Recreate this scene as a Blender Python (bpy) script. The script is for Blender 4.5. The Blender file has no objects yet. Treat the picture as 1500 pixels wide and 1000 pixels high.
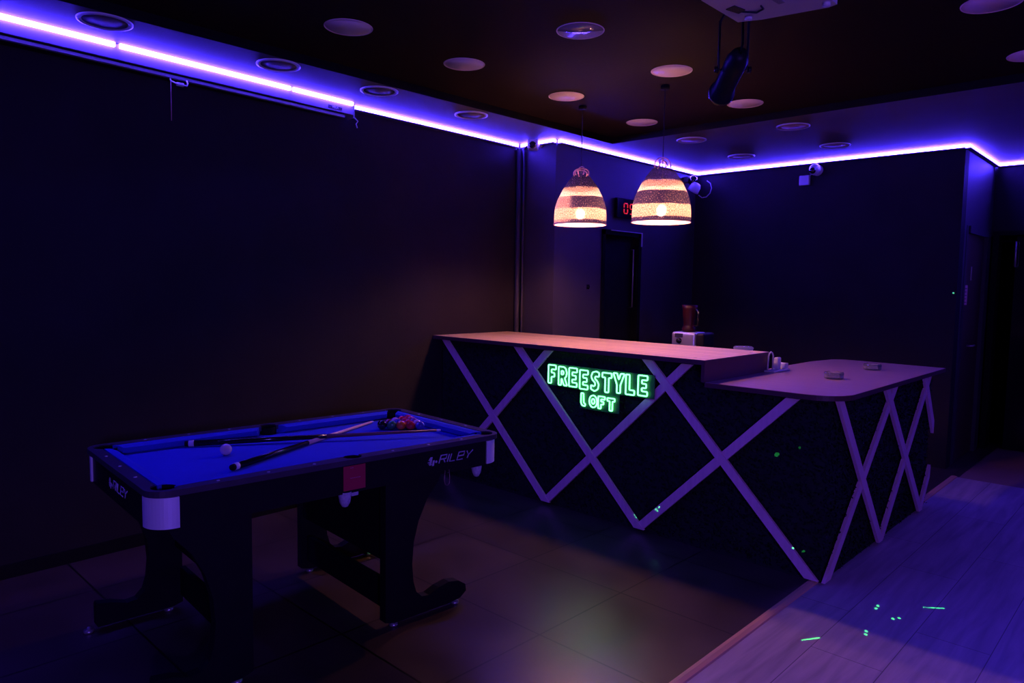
import bpy, bmesh, math, random
from mathutils import Vector, Matrix, Euler
random.seed(7)
PI = math.pi
S = bpy.context.scene
COL = S.collection

# ------------------------------------------------------------------ materials
MATS = {}
def nodes_of(name):
    m = bpy.data.materials.new(name); m.use_nodes = True
    nt = m.node_tree
    b = nt.nodes['Principled BSDF']
    MATS[name] = m
    return m, nt, b
def N(nt, kind, **kw):
    n = nt.nodes.new(kind)
    for k, v in kw.items():
        if k.startswith('i_'):
            n.inputs[k[2:].replace('_', ' ')].default_value = v
        else:
            setattr(n, k, v)
    return n
def mth(nt, op, a, b=None, clamp=False):
    n = nt.nodes.new('ShaderNodeMath'); n.operation = op; n.use_clamp = clamp
    for i, v in enumerate((a, b)):
        if v is None: continue
        if isinstance(v, (int, float)): n.inputs[i].default_value = v
        else: nt.links.new(v, n.inputs[i])
    return n.outputs[0]
def mixc(nt, f, a, b):
    n = nt.nodes.new('ShaderNodeMix'); n.data_type = 'RGBA'
    ins = [i for i in n.inputs if i.type == 'RGBA']; fi = n.inputs[0]
    if isinstance(f, (int, float)): fi.default_value = f
    else: nt.links.new(f, fi)
    for s, v in zip(ins, (a, b)):
        if isinstance(v, tuple): s.default_value = (*v[:3], 1)
        else: nt.links.new(v, s)
    return [o for o in n.outputs if o.type == 'RGBA'][0]
def mat(name, col, rough=.5, metal=0., var=.12, scale=12., bump=.0, spec=.5, bscale=60., coat=0., trans=0., ior=1.45):
    m, nt, b = nodes_of(name)
    tc = N(nt, 'ShaderNodeTexCoord')
    no = N(nt, 'ShaderNodeTexNoise'); no.inputs['Scale'].default_value = scale; no.inputs['Detail'].default_value = 4
    nt.links.new(tc.outputs['Object'], no.inputs['Vector'])
    f = mth(nt, 'MULTIPLY', no.outputs[0], 1.0)
    c = mixc(nt, f, tuple(max(0, x*(1-var)) for x in col), tuple(min(1, x*(1+var)) for x in col))
    nt.links.new(c, b.inputs['Base Color'])
    b.inputs['Roughness'].default_value = rough
    b.inputs['Metallic'].default_value = metal
    b.inputs['Specular IOR Level'].default_value = spec
    b.inputs['Coat Weight'].default_value = coat
    b.inputs['Transmission Weight'].default_value = trans
    b.inputs['IOR'].default_value = ior
    if bump:
        n2 = N(nt, 'ShaderNodeTexNoise'); n2.inputs['Scale'].default_value = bscale; n2.inputs['Detail'].default_value = 3
        nt.links.new(tc.outputs['Object'], n2.inputs['Vector'])
        bp = N(nt, 'ShaderNodeBump'); bp.inputs['Strength'].default_value = bump; bp.inputs['Distance'].default_value = .01
        nt.links.new(n2.outputs[0], bp.inputs['Height']); nt.links.new(bp.outputs[0], b.inputs['Normal'])
    return m
def emis(name, col, k, base=(.8, .8, .8)):
    m, nt, b = nodes_of(name)
    b.inputs['Base Color'].default_value = (*base, 1)
    b.inputs['Emission Color'].default_value = (*col, 1)
    b.inputs['Emission Strength'].default_value = k
    return m
def wood(name, a, bcol, gap, axis, width, rough=.45, spec=.5, gapw=.03, gapoff=0., tint=.25, world=False):
    """boards running along axis (0=x,1=y); the other horizontal axis is divided into boards"""
    m, nt, b = nodes_of(name)
    tc = N(nt, 'ShaderNodeTexCoord'); sp = N(nt, 'ShaderNodeSeparateXYZ')
    nt.links.new(tc.outputs['Object'], sp.inputs[0])
    along, across = (sp.outputs[0], sp.outputs[1]) if axis == 0 else (sp.outputs[1], sp.outputs[0])
    u = mth(nt, 'DIVIDE', mth(nt, 'ADD', across, gapoff), width)
    cell = mth(nt, 'FLOOR', u); fr = mth(nt, 'FRACT', u)
    wn = N(nt, 'ShaderNodeTexWhiteNoise', noise_dimensions='1D'); nt.links.new(cell, wn.inputs['W'])
    cb = N(nt, 'ShaderNodeCombineXYZ')
    nt.links.new(mth(nt, 'MULTIPLY', along, 1.6), cb.inputs[0])
    nt.links.new(mth(nt, 'MULTIPLY', across, 26.), cb.inputs[1])
    nt.links.new(mth(nt, 'MULTIPLY', cell, 7.3), cb.inputs[2])
    no = N(nt, 'ShaderNodeTexNoise'); no.inputs['Scale'].default_value = 1.6; no.inputs['Detail'].default_value = 6
    nt.links.new(cb.outputs[0], no.inputs['Vector'])
    c = mixc(nt, mth(nt, 'MULTIPLY', mth(nt, 'SUBTRACT', no.outputs[0], .3), 2.2, True), a, bcol)
    c = mixc(nt, mth(nt, 'MULTIPLY', wn.outputs[0], tint), c, tuple(x*.55 for x in bcol))
    # knots
    vo = N(nt, 'ShaderNodeTexVoronoi'); vo.inputs['Scale'].default_value = 3.1; vo.inputs['Randomness'].default_value = 1
    nt.links.new(tc.outputs['Object'], vo.inputs['Vector'])
    kn = mth(nt, 'LESS_THAN', vo.outputs['Distance'], .035)
    c = mixc(nt, kn, c, tuple(x*.25 for x in bcol))
    g = mth(nt, 'LESS_THAN', fr, gapw)
    c = mixc(nt, g, c, gap)
    nt.links.new(c, b.inputs['Base Color'])
    b.inputs['Roughness'].default_value = rough; b.inputs['Specular IOR Level'].default_value = spec
    return m
def brickfloor(name, swap, ox, oy, bw, rh, mortar, c1, c2, cm, offset, rough, nscale, bump=.15, spec=.5, rvar=.15):
    m, nt, b = nodes_of(name)
    tc = N(nt, 'ShaderNodeTexCoord'); sp = N(nt, 'ShaderNodeSeparateXYZ'); nt.links.new(tc.outputs['Object'], sp.inputs[0])
    x = mth(nt, 'ADD', sp.outputs[0], ox); y = mth(nt, 'ADD', sp.outputs[1], oy)
    cb = N(nt, 'ShaderNodeCombineXYZ')
    nt.links.new(y if swap else x, cb.inputs[0]); nt.links.new(x if swap else y, cb.inputs[1])
    br = N(nt, 'ShaderNodeTexBrick', offset=offset, squash=1.)
    for k, v in (('Scale', 1.), ('Mortar Size', mortar), ('Mortar Smooth', .1), ('Bias', 0.), ('Brick Width', bw), ('Row Height', rh)):
        br.inputs[k].default_value = v
    br.inputs['Color1'].default_value = (*c1, 1); br.inputs['Color2'].default_value = (*c2, 1); br.inputs['Mortar'].default_value = (*cm, 1)
    nt.links.new(cb.outputs[0], br.inputs['Vector'])
    no = N(nt, 'ShaderNodeTexNoise'); no.inputs['Scale'].default_value = nscale; no.inputs['Detail'].default_value = 8; no.inputs['Distortion'].default_value = .6
    if swap:
        mp = N(nt, 'ShaderNodeMapping'); mp.inputs['Scale'].default_value = (9, .8, 1)
        nt.links.new(tc.outputs['Object'], mp.inputs[0]); nt.links.new(mp.outputs[0], no.inputs['Vector'])
    else: nt.links.new(tc.outputs['Object'], no.inputs['Vector'])
    mx = nt.nodes.new('ShaderNodeMix'); mx.data_type = 'RGBA'; mx.blend_type = 'MULTIPLY'
    ins = [i for i in mx.inputs if i.type == 'RGBA']
    mx.inputs[0].default_value = 1.
    nt.links.new(br.outputs['Color'], ins[0])
    ra = N(nt, 'ShaderNodeMapRange'); ra.inputs['From Min'].default_value = .3; ra.inputs['From Max'].default_value = .7
    ra.inputs['To Min'].default_value = .72; ra.inputs['To Max'].default_value = 1.15
    nt.links.new(no.outputs[0], ra.inputs[0])
    nt.links.new(ra.outputs[0], ins[1])
    nt.links.new([o for o in mx.outputs if o.type == 'RGBA'][0], b.inputs['Base Color'])
    r = mth(nt, 'ADD', mth(nt, 'MULTIPLY', no.outputs[0], rvar), rough - rvar*.5)
    nt.links.new(r, b.inputs['Roughness']); b.inputs['Specular IOR Level'].default_value = spec
    bp = N(nt, 'ShaderNodeBump'); bp.inputs['Strength'].default_value = bump; bp.inputs['Distance'].default_value = .003; bp.invert = True
    nt.links.new(br.outputs['Fac'], bp.inputs['Height']); nt.links.new(bp.outputs[0], b.inputs['Normal'])
    return m

M = {}
M['wall'] = mat('black_paint_wall', (.022, .017, .022), .7, var=.25, scale=3, bump=.12, bscale=90, spec=.10)
M['wall_service'] = mat('dark_grey_paint', (.048, .042, .052), .55, var=.2, scale=3, bump=.1, bscale=90, spec=.3)
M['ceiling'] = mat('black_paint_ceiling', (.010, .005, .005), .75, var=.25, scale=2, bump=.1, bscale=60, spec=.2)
M['ceiling_edge'] = mat('glow_lightened_border', (.105, .095, .10), .6, var=.2, scale=2, bump=.08, bscale=60, spec=.3)  # lighter than the middle field: part of the LED glow is put into the paint
M['tile'] = brickfloor('stone_tile', False, 1.95, -2.245, .6, .6, .0045, (.072, .050, .042), (.058, .041, .034), (.005, .004, .004), 0., .31, 3.2, spec=.5)
M['plank'] = brickfloor('laminate_plank', True, 1.08, .3, 1.25, .28, .0018, (.56, .44, .44), (.48, .37, .37), (.16, .12, .14), .37, .42, 2.4, spec=.35)
M['brown_floor'] = mat('brown_vinyl', (.30, .17, .13), .5, scale=6)
M['oak_trim'] = wood('oak_trim', (.85, .46, .26), (.70, .37, .20), (.3, .18, .1), 1, 5., .4)
M['led'] = emis('led_blue', (.056, .025, 1.0), 238)
M['led_case'] = emis('led_blue_short', (.056, .025, 1.0), 145)
M['case'] = mat('screen_case_paint', (.24, .23, .25), .5, var=.05)
M['alu_dark'] = mat('dark_aluminium', (.22, .22, .24), .5, .3)
M['white_plastic'] = mat('white_plastic', (.62, .60, .60), .38, var=.06)
M['white_metal'] = mat('white_painted_metal', (.60, .58, .62), .35, var=.05)
M['disc'] = mat('frosted_disc', (.88, .72, .70), .45, var=.06)
M['disc_grey'] = mat('grey_speaker_mesh', (.14, .12, .13), .6, var=.2, scale=200, bump=.3, bscale=300)
M['disc_mesh'] = mat('perforated_mesh', (.40, .24, .22), .6, var=.9, scale=170)
M['disc_glass'] = mat('clear_glass_lens', (.34, .28, .27), .16, var=.2, scale=9, coat=1., bump=.05, bscale=30)
M['black'] = mat('black_laminate', (.008, .007, .009), .45, var=.3, spec=.18)
M['black_matte'] = mat('black_matte', (.006, .006, .007), .75, var=.3, spec=.12)
M['black_gloss'] = mat('black_gloss', (.008, .008, .010), .15, var=.2)
M['rail'] = mat('rail_laminate', (.045, .035, .06), .33, var=.3, spec=.5)
M['cloth'] = mat('blue_billiard_cloth', (.03, .055, .46), .85, var=.07, scale=40, bump=.1, bscale=700, spec=.1)
M['silver'] = mat('satin_silver_cap', (.80, .78, .86), .45, .2, var=.05)
M['logo'] = mat('pale_print', (.50, .48, .62), .5, var=.05)
M['red_card'] = mat('red_card', (.42, .012, .05), .6, var=.06)
M['cup'] = mat('pale_net_cup', (.50, .48, .58), .55, var=.45, scale=110, bump=.4, bscale=200)
M['chain'] = mat('brass_chain', (.30, .20, .16), .4, .6)
M['maple'] = mat('maple_shaft', (.80, .52, .44), .3, var=.08, spec=.5)
M['cue_dark'] = mat('dark_cue_shaft', (.16, .06, .05), .4, var=.15)
M['rubber'] = mat('white_bumper', (.62, .58, .70), .5)
M['raised_wood'] = wood('pine_boards', (.88, .61, .27), (.70, .45, .19), (.10, .04, .03), 0, .098, .42, gapw=.05, gapoff=.02, tint=.3)
M['low_wood'] = wood('walnut_board', (.42, .25, .21), (.33, .18, .16), (.2, .1, .1), 0, 3.3, .34, gapw=0.0, tint=.1)
M['edge_dark'] = mat('dark_edge', (.085, .03, .035), .5)  # shade on the unlit bar-top edge put into the colour
M['strip'] = wood('pine_lath', (.88, .52, .62), (.74, .42, .52), (.3, .2, .2), 1, 4., .5, gapw=0, tint=.1)
M['hedge_back'] = mat('green_backing', (.008, .014, .010), .9, var=.4)
M['hedge'] = mat('boxwood_leaf', (.010, .024, .011), .6, var=.7, scale=25, spec=.12)
M['neon'] = emis('green_neon', (.15, 1.0, .28), 3.8)
M['acrylic'] = mat('smoked_acrylic', (.02, .075, .04), .5, var=.2)
M['bulb'] = emis('warm_bulb', (1., .405, .285), 740)
M['shade_cord'] = mat('rope', (.60, .30, .24), .7)
M['lead'] = mat('thin_cord', (.012, .01, .014), .7)
M['red_led'] = emis('red_digit', (1., .03, .05), .6, (.1, .02, .02))
M['steel'] = mat('brushed_steel', (.55, .52, .52), .33, .8, var=.1)
M['red_glass'] = mat('red_tinted_jug', (.014, .0006, .003), .4, var=.8, spec=.2)
def glassmat():
    m, nt, b = nodes_of('clear_glass')
    b.inputs['Base Color'].default_value = (.9, .9, 1, 1); b.inputs['Roughness'].default_value = .03
    b.inputs['Transmission Weight'].default_value = .9; b.inputs['IOR'].default_value = 1.46
    return m
M['glass'] = glassmat()
M['lens'] = mat('camera_lens', (.008, .006, .010), .08, var=.1, coat=1)
M['par'] = mat('black_enamel', (.008, .007, .010), .45, var=.2, spec=.2)
M['paper'] = mat('pink_paper', (.90, .46, .42), .8, var=.1)
M['green_dot'] = emis('green_indicator', (.1, 1., .2), .7)
M['ink'] = mat('dark_ink', (.02, .02, .03), .7)
M['corridor_dark'] = mat('doorway_darkness', (.006, .006, .008), .9)
# woven shade
def shade_mat(name, patchy):
    m, nt, b = nodes_of(name)
    nt.nodes.remove(b)
    out = nt.nodes['Material Output']
    tc = N(nt, 'ShaderNodeTexCoord'); sp = N(nt, 'ShaderNodeSeparateXYZ'); nt.links.new(tc.outputs['Object'], sp.inputs[0])
    ang = mth(nt, 'ARCTAN2', sp.outputs[1], sp.outputs[0])
    cb = N(nt, 'ShaderNodeCombineXYZ'); nt.links.new(mth(nt, 'MULTIPLY', ang, 1.1), cb.inputs[0]); nt.links.new(mth(nt, 'MULTIPLY', sp.outputs[2], 4.), cb.inputs[1])
    wob = N(nt, 'ShaderNodeTexNoise'); wob.inputs['Scale'].default_value = 1.1; nt.links.new(cb.outputs[0], wob.inputs['Vector'])
    z = mth(nt, 'ADD', sp.outputs[2], mth(nt, 'MULTIPLY', mth(nt, 'SUBTRACT', wob.outputs[0], .5), .022))
    rampn = N(nt, 'ShaderNodeValToRGB'); rampn.color_ramp.interpolation = 'CONSTANT'
    el = rampn.color_ramp.elements
    nt.links.new(mth(nt, 'DIVIDE', z, .36), rampn.inputs[0])
    stops = [(0, 0), (.075, 1), (.29, 0), (.52, 1), (.705, 0)]
    while len(el) < len(stops): el.new(.5)
    for e, (p, v) in zip(el, stops): e.position = p; e.color = (v, v, v, 1)
    band = rampn.outputs[0]
    if patchy:
        pa = mth(nt, 'MULTIPLY', mth(nt, 'SUBTRACT', mth(nt, 'ADD', mth(nt, 'SINE', mth(nt, 'ADD', ang, .2)), mth(nt, 'MULTIPLY', wob.outputs[0], .5)), .25), 5., True)
        pa = mth(nt, 'MULTIPLY', pa, mth(nt, 'LESS_THAN', z, .19))
        band = mth(nt, 'MAXIMUM', band, mth(nt, 'MULTIPLY', pa, .55))
    # weave: fine vertical strands and horizontal cords
    cb2 = N(nt, 'ShaderNodeCombineXYZ'); nt.links.new(mth(nt, 'MULTIPLY', ang, 34.), cb2.inputs[0]); nt.links.new(mth(nt, 'MULTIPLY', sp.outputs[2], 95.), cb2.inputs[1])
    wv = N(nt, 'ShaderNodeTexNoise'); wv.inputs['Scale'].default_value = 1.0; wv.inputs['Detail'].default_value = 3; nt.links.new(cb2.outputs[0], wv.inputs['Vector'])
    hz = mth(nt, 'SINE', mth(nt, 'MULTIPLY', sp.outputs[2], 900.))
    w = mth(nt, 'ADD', wv.outputs[0], mth(nt, 'MULTIPLY', hz, .04))
    hole = mth(nt, 'MULTIPLY', mth(nt, 'SUBTRACT', w, .555), 7., True)
    dark = mixc(nt, hole, (.060, .040, .095), (.42, .26, .24))
    pale = mixc(nt, mth(nt, 'MULTIPLY', mth(nt, 'SUBTRACT', w, .34), 3.4, True), (.16, .09, .06), (.50, .36, .26))
    c = mixc(nt, band, dark, pale)
    gb = N(nt, 'ShaderNodeNewGeometry'); c = mixc(nt, gb.outputs['Backfacing'], c, mixc(nt, mth(nt, 'GREATER_THAN', z, .245), (.80, .66, .52), (.012, .009, .010)))  # inside of the crown blackened so it does not shine through
    df = N(nt, 'ShaderNodeBsdfDiffuse'); tr = N(nt, 'ShaderNodeBsdfTranslucent')
    nt.links.new(c, df.inputs[0]); nt.links.new(c, tr.inputs[0])
    mx = N(nt, 'ShaderNodeMixShader'); nt.links.new(df.outputs[0], mx.inputs[1]); nt.links.new(tr.outputs[0], mx.inputs[2])
    nt.links.new(mth(nt, 'ADD', mth(nt, 'MULTIPLY', band, .26), mth(nt, 'ADD', mth(nt, 'MULTIPLY', hole, .06), .035)), mx.inputs[0])
    tp = N(nt, 'ShaderNodeBsdfTransparent'); m2 = N(nt, 'ShaderNodeMixShader')      # upper shade made partly see-through so bulb light reaches the ceiling discs
    nt.links.new(mx.outputs[0], m2.inputs[1]); nt.links.new(tp.outputs[0], m2.inputs[2])
    nt.links.new(mth(nt, 'ADD', mth(nt, 'ADD', mth(nt, 'MULTIPLY', mth(nt, 'GREATER_THAN', z, .245), .20), mth(nt, 'MULTIPLY', mth(nt, 'GREATER_THAN', z, .187), .22)), .006), m2.inputs[0])
    nt.links.new(m2.outputs[0], out.inputs[0])
    return m
M['shade'] = shade_mat('woven_shade', False); M['shade_patchy'] = shade_mat('woven_shade_patchy', True)

# ------------------------------------------------------------------ mesh helpers
class MB:
    def __init__(s): s.v = []; s.f = []; s.sm = []
    def add(s, vs, fs, smooth=False):
        o = len(s.v); s.v += [tuple(v) for v in vs]
        for f in fs: s.f.append([i+o for i in f]); s.sm.append(smooth)
        return s
    def box(s, lo, hi, rz=0, piv=None):
        x0, y0, z0 = lo; x1, y1, z1 = hi
        vs = [Vector(p) for p in ((x0,y0,z0),(x1,y0,z0),(x1,y1,z0),(x0,y1,z0),(x0,y0,z1),(x1,y0,z1),(x1,y1,z1),(x0,y1,z1))]
        if rz:
            p = Vector(piv or ((x0+x1)/2, (y0+y1)/2, 0)); R = Matrix.Rotation(rz, 3, 'Z'); vs = [R @ (v-p) + p for v in vs]
        return s.add(vs, [(0,3,2,1),(4,5,6,7),(0,1,5,4),(1,2,6,5),(2,3,7,6),(3,0,4,7)])
    def bbox(s, lo, hi, b=.005, seg=2, mtx=None):
        bm = bmesh.new(); bmesh.ops.create_cube(bm, size=1)
        c = [(a+d)/2 for a, d in zip(lo, hi)]; d = [abs(e-a) for a, e in zip(lo, hi)]
        for v in bm.verts: v.co = Vector((v.co.x*d[0]+c[0], v.co.y*d[1]+c[1], v.co.z*d[2]+c[2]))
        bmesh.ops.bevel(bm, geom=bm.edges[:], offset=min(b, min(d)*.45), segments=seg, affect='EDGES', profile=.5)
        if mtx: bm.transform(mtx)
        s.frombm(bm, False); return s
    def frombm(s, bm, smooth):
        bm.verts.ensure_lookup_table(); bm.verts.index_update()
        s.add([v.co for v in bm.verts], [[v.index for v in f.verts] for f in bm.faces], smooth); bm.free()
    def prism(s, poly, h, axis='z', t=0.):
        """poly 2D list (ccw) ; axis z: (x,y) from z=t to t+h ; axis x: (y,z) from x=t ; axis y: (x,z) from y=t"""
        def P(a, b, c): return {'z': (a, b, c), 'x': (c, a, b), 'y': (a, c, b)}[axis]
        n = len(poly)
        vs = [P(a, b, t) for a, b in poly] + [P(a, b, t+h) for a, b in poly]
        s.add(vs, [list(range(n))[::-1], list(range(n, 2*n))] + [(i, (i+1) % n, n+(i+1) % n, n+i) for i in range(n)]); return s
    def ring_prism(s, outer, inner, z0, z1):
        bm = bmesh.new()
        for L in (outer, inner):
            vs = [bm.verts.new((x, y, z0)) for x, y in L]
            for i in range(len(vs)): bm.edges.new((vs[i], vs[(i+1) % len(vs)]))
        bmesh.ops.triangle_fill(bm, edges=bm.edges[:], use_beauty=True)
        r = bmesh.ops.extrude_face_region(bm, geom=bm.faces[:])
        for e in r['geom']:
            if isinstance(e, bmesh.types.BMVert): e.co.z = z1
        bmesh.ops.recalc_face_normals(bm, faces=bm.faces[:])
        s.frombm(bm, False); return s
    def tube(s, pts, r, n=8, closed=False, cap=True, smooth=True):
        P = [Vector(p) for p in pts]; m = len(P); rings = []
        rr = r if isinstance(r, (list, tuple)) else [r]*m
        up = None; vs = []
        for i in range(m):
            a = P[(i-1) % m] if (closed or i > 0) else P[i]; b = P[(i+1) % m] if (closed or i < m-1) else P[i]
            d = (b-a).normalized()
            if up is None:
                up = Vector((0, 0, 1)) if abs(d.z) < .9 else Vector((1, 0, 0))
            x = d.cross(up)
            if x.length < 1e-5: x = d.cross(Vector((0, 1, 0)))
            x.normalize(); y = x.cross(d).normalized(); up = y
            vs += [P[i] + x*math.cos(2*PI*k/n)*rr[i] + y*math.sin(2*PI*k/n)*rr[i] for k in range(n)]
        fs = []
        for i in range(m if closed else m-1):
            j = (i+1) % m
            fs += [(i*n+k, i*n+(k+1) % n, j*n+(k+1) % n, j*n+k) for k in range(n)]
        if cap and not closed: fs += [list(range(n))[::-1], [(m-1)*n+k for k in range(n)]]
        return s.add(vs, fs, smooth)
    def lathe(s, prof, c=(0, 0, 0), n=32, cap=False, mtx=None, smooth=True):
        vs = []; fs = []; m = len(prof)
        for r, z in prof:
            vs += [Vector((r*math.cos(2*PI*k/n), r*math.sin(2*PI*k/n), z)) for k in range(n)]
        for i in range(m-1): fs += [(i*n+k, i*n+(k+1) % n, (i+1)*n+(k+1) % n, (i+1)*n+k) for k in range(n)]
        if cap: fs += [list(range(n))[::-1], [(m-1)*n+k for k in range(n)]]
        if mtx: vs = [mtx @ v for v in vs]
        return s.add([v+Vector(c) for v in vs], fs, smooth)
    def ball(s, c, r, u=24, v=14, sq=(1, 1, 1)):
        prof = [(r*math.sin(PI*i/v), -r*math.cos(PI*i/v)) for i in range(v+1)]
        prof[0] = (1e-5, -r); prof[-1] = (1e-5, r)
        return s.lathe(prof, c, u, mtx=Matrix.Diagonal((*sq, 1)))
    def build(s, name, m, parent=None, local=False, mats=None, fm=None):
        me = bpy.data.meshes.new(name)
        off = Vector((0, 0, 0))
        if parent is not None and not local:
            p = parent
            while p: off += p.location; p = p.parent
        me.from_pydata([tuple(Vector(v)-off) for v in s.v], [], s.f)
        for p, k in zip(me.polygons, s.sm): p.use_smooth = k
        me.materials.append(m)
        if mats:
            for x in mats: me.materials.append(x)
            for p, k in zip(me.polygons, fm): p.material_index = k
        me.validate(); me.update()
        o = bpy.data.objects.new(name, me); COL.objects.link(o)
        if parent is not None: o.parent = parent
        return o
def tag(o, label=None, cat=None, group=None, kind=None):
    if label: o['label'] = label
    if cat: o['category'] = cat
    if group: o['group'] = group
    if kind: o['kind'] = kind
    return o
def thing(name, loc, label, cat, group=None, rz=0):
    o = bpy.data.objects.new(name, None); COL.objects.link(o); o.location = loc; o.rotation_euler = (0, 0, rz)
    o.empty_display_size = .1
    return tag(o, label, cat, group)
def copy_thing(src, loc, label):
    r = src.copy(); COL.objects.link(r); r.location = loc; r['label'] = label
    for ch in list(src.children):
        c = ch.copy(); COL.objects.link(c); c.parent = r
        for g in list(ch.children):
            d = g.copy(); COL.objects.link(d); d.parent = c
    return r
def struct(name, mb, m): return tag(mb.build(name, m), kind='structure')
def arc(cx, cy, r, a0, a1, n):
    return [(cx+r*math.cos(math.radians(a0+(a1-a0)*i/n)), cy+r*math.sin(math.radians(a0+(a1-a0)*i/n))) for i in range(n+1)]
def text_mesh(body, size, ext=.001, shear=0., bold=0.):
    cu = bpy.data.curves.new('t', 'FONT'); cu.body = body; cu.size = size; cu.extrude = ext; cu.shear = shear; cu.offset = bold
    cu.align_x = 'CENTER'; cu.align_y = 'CENTER'
    o = bpy.data.objects.new('t', cu); COL.objects.link(o)
    dg = bpy.context.evaluated_depsgraph_get(); me = bpy.data.meshes.new_from_object(o.evaluated_get(dg))
    bpy.data.objects.remove(o)
    return me
def text_obj(name, body, size, mtx, m, parent, **kw):
    me = text_mesh(body, size, **kw); me.transform(mtx); me.materials.clear(); me.materials.append(m)
    me.name = name
    o = bpy.data.objects.new(name, me); COL.objects.link(o); o.parent = parent
    return o

# ------------------------------------------------------------------ room shell
CH = 2.70; CM = CH+.050          # the middle field of the ceiling sits slightly higher than its border
XL = lambda y: -4.315 + .03*(4.56-y)          # left wall runs very slightly out of square
XR, YF, YB = 3.3, -2.6, 8.06
struct('floor', MB().box((-4.7, YF, -.1), (-1.355, YB+1.2, 0)).box((-1.355, 6.63, -.1), (-1.3, YB+1.2, 0)), M['tile'])
struct('floor', MB().box((-1.310, YF, -.1), (XR, 6.63, 0)), M['plank'])
struct('floor', MB().box((-1.3, 6.63, -.1), (XR, YB+1.2, 0)), M['brown_floor'])
struct('dark_step_liner', MB().box((-3.666, YF, CH+.0002), (-3.662, 5.041, CM)).box((-3.662, 5.037, CH+.0002), (XR, 5.041, CM)), M['black_matte'])  # black liner added so the face of the ceiling step does not show lit
struct('trim_1', MB().prism([(-1.356, 0), (-1.309, 0), (-1.313, .006), (-1.332, .010), (-1.351, .006)], 6.63-YF, 'y', YF), M['oak_trim'])

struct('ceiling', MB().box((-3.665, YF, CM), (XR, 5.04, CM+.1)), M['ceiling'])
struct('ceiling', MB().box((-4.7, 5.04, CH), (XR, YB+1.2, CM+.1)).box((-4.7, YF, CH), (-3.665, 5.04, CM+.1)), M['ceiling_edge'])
y0, y1 = YF, 4.58
struct('wall_left', MB().add([(XL(y0)-.15, y0, 0), (XL(y0), y0, 0), (XL(y1), y1, 0), (XL(y1)-.15, y1, 0),
                              (XL(y0)-.15, y0, CH), (XL(y0), y0, CH), (XL(y1), y1, CH), (XL(y1)-.15, y1, CH)],
                             [(0,3,2,1),(4,5,6,7),(0,1,5,4),(1,2,6,5),(2,3,7,6),(3,0,4,7)]), M['wall'])
D1 = (5.235, 5.86, 2.01)                        # service door opening in the recessed wall
struct('wall_service', MB().box((-4.45, 4.58, 0), (-3.90, 4.72, CH)).box((-4.05, 4.72, 0), (-3.90, D1[0], CH))
       .box((-4.05, D1[0], D1[2]), (-3.90, D1[1], CH)).box((-4.05, D1[1], 0), (-3.90, 6.86, CH)), M['wall_service'])
struct('wall_back', MB().box((-4.05, 6.86, 0), (-1.447, 7.0, CH)), M['wall'])
D2 = (7.10, 7.86, 2.03)
struct('wall_return', MB().box((-1.6, 7.0, 0), (-1.447, D2[0], CH)).box((-1.6, D2[0], D2[2]), (-1.447, D2[1], CH)).box((-1.6, D2[1], 0), (-1.447, YB+.14, CH)), M['wall_service'])
D3 = (-1.40, .30, 2.03)
struct('wall_far', MB().box((-1.447, YB, D3[2]), (XR, YB+.14, CH)).box((D3[1], YB, 0), (XR, YB+.14, D3[2])), M['wall'])
struct('wall_right', MB().box((XR, YF, 0), (XR+.15, YB+.14, CH)), M['wall'])
struct('wall_front', MB().box((-4.7, YF-.15, 0), (XR+.15, YF, CH)), M['wall'])
struct('wall_corridor', MB().box((-1.6, YB+1.05, 0), (XR, YB+1.2, CH)), M['corridor_dark'])  # black surface stands in for the darkness of the room behind the doorway

# doors ---------------------------------------------------------------
def door(name, mk):
    o = thing(name, (0, 0, 0), None, None); o['kind'] = 'structure'; mk(o); return o
def mk1(o):
    x = -3.90
    fr = MB()
    for a, b in ((D1[0], D1[0]+.045), (D1[1]-.045, D1[1])): fr.box((x-.12, a, 0), (x+.012, b, D1[2]))
    fr.box((x-.12, D1[0], D1[2]-.045), (x+.012, D1[1], D1[2]))
    fr.build('door_frame', M['black_gloss'], o)
    MB().box((x-.10, D1[0]+.045, .01), (x-.06, D1[1]-.045, D1[2]-.045)).build('door_leaf', M['black_matte'], o)
    MB().tube([(x-.055, D1[1]-.075, 1.3), (x-.03, D1[1]-.075, 1.3), (x-.03, D1[1]-.075, 1.85), (x-.055, D1[1]-.075, 1.85)], .006, 6).build('pull_bar', M['steel'], o)
    MB().box((x+.013, D1[0]+.12, D1[2]-.006), (x+.020, D1[1], D1[2])).box((x+.013, D1[1]-.012, D1[2]-.13), (x+.020, D1[1], D1[2]-.006)).build('edge_glint', M['white_metal'], o)  # white strip painted in as the glint along the lit frame edge
door('door_1', mk1)
def mk2(o):
    x = -1.447
    fr = MB()
    fr.box((x-.13, D2[0]-.03, 0), (x+.004, D2[0]+.03, D2[2]+.03)).box((x-.13, D2[1]-.03, 0), (x+.018, D2[1]+.03, D2[2]+.03)).box((x-.13, D2[0]+.03, D2[2]-.03), (x+.018, D2[1]-.03, D2[2]+.03))
    fr.build('door_frame', M['wall_service'], o)
    MB().box((x-.06, D2[0]+.03, .01), (x-.012, D2[1]-.03, D2[2]-.03)).build('door_leaf', mat('brown_door', (.06, .03, .025), .5), o)
    MB().tube([(x-.012, D2[0]+.30, 1.02), (x+.03, D2[0]+.30, 1.02), (x+.03, D2[0]+.40, 1.02)], .009, 8).build('door_handle', M['steel'], o)
    MB().box((x-.0119, D2[0]+.28, 1.60), (x-.007, D2[0]+.30, 1.72)).build('latch_plate', M['steel'], o)
door('door_2', mk2)
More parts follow.
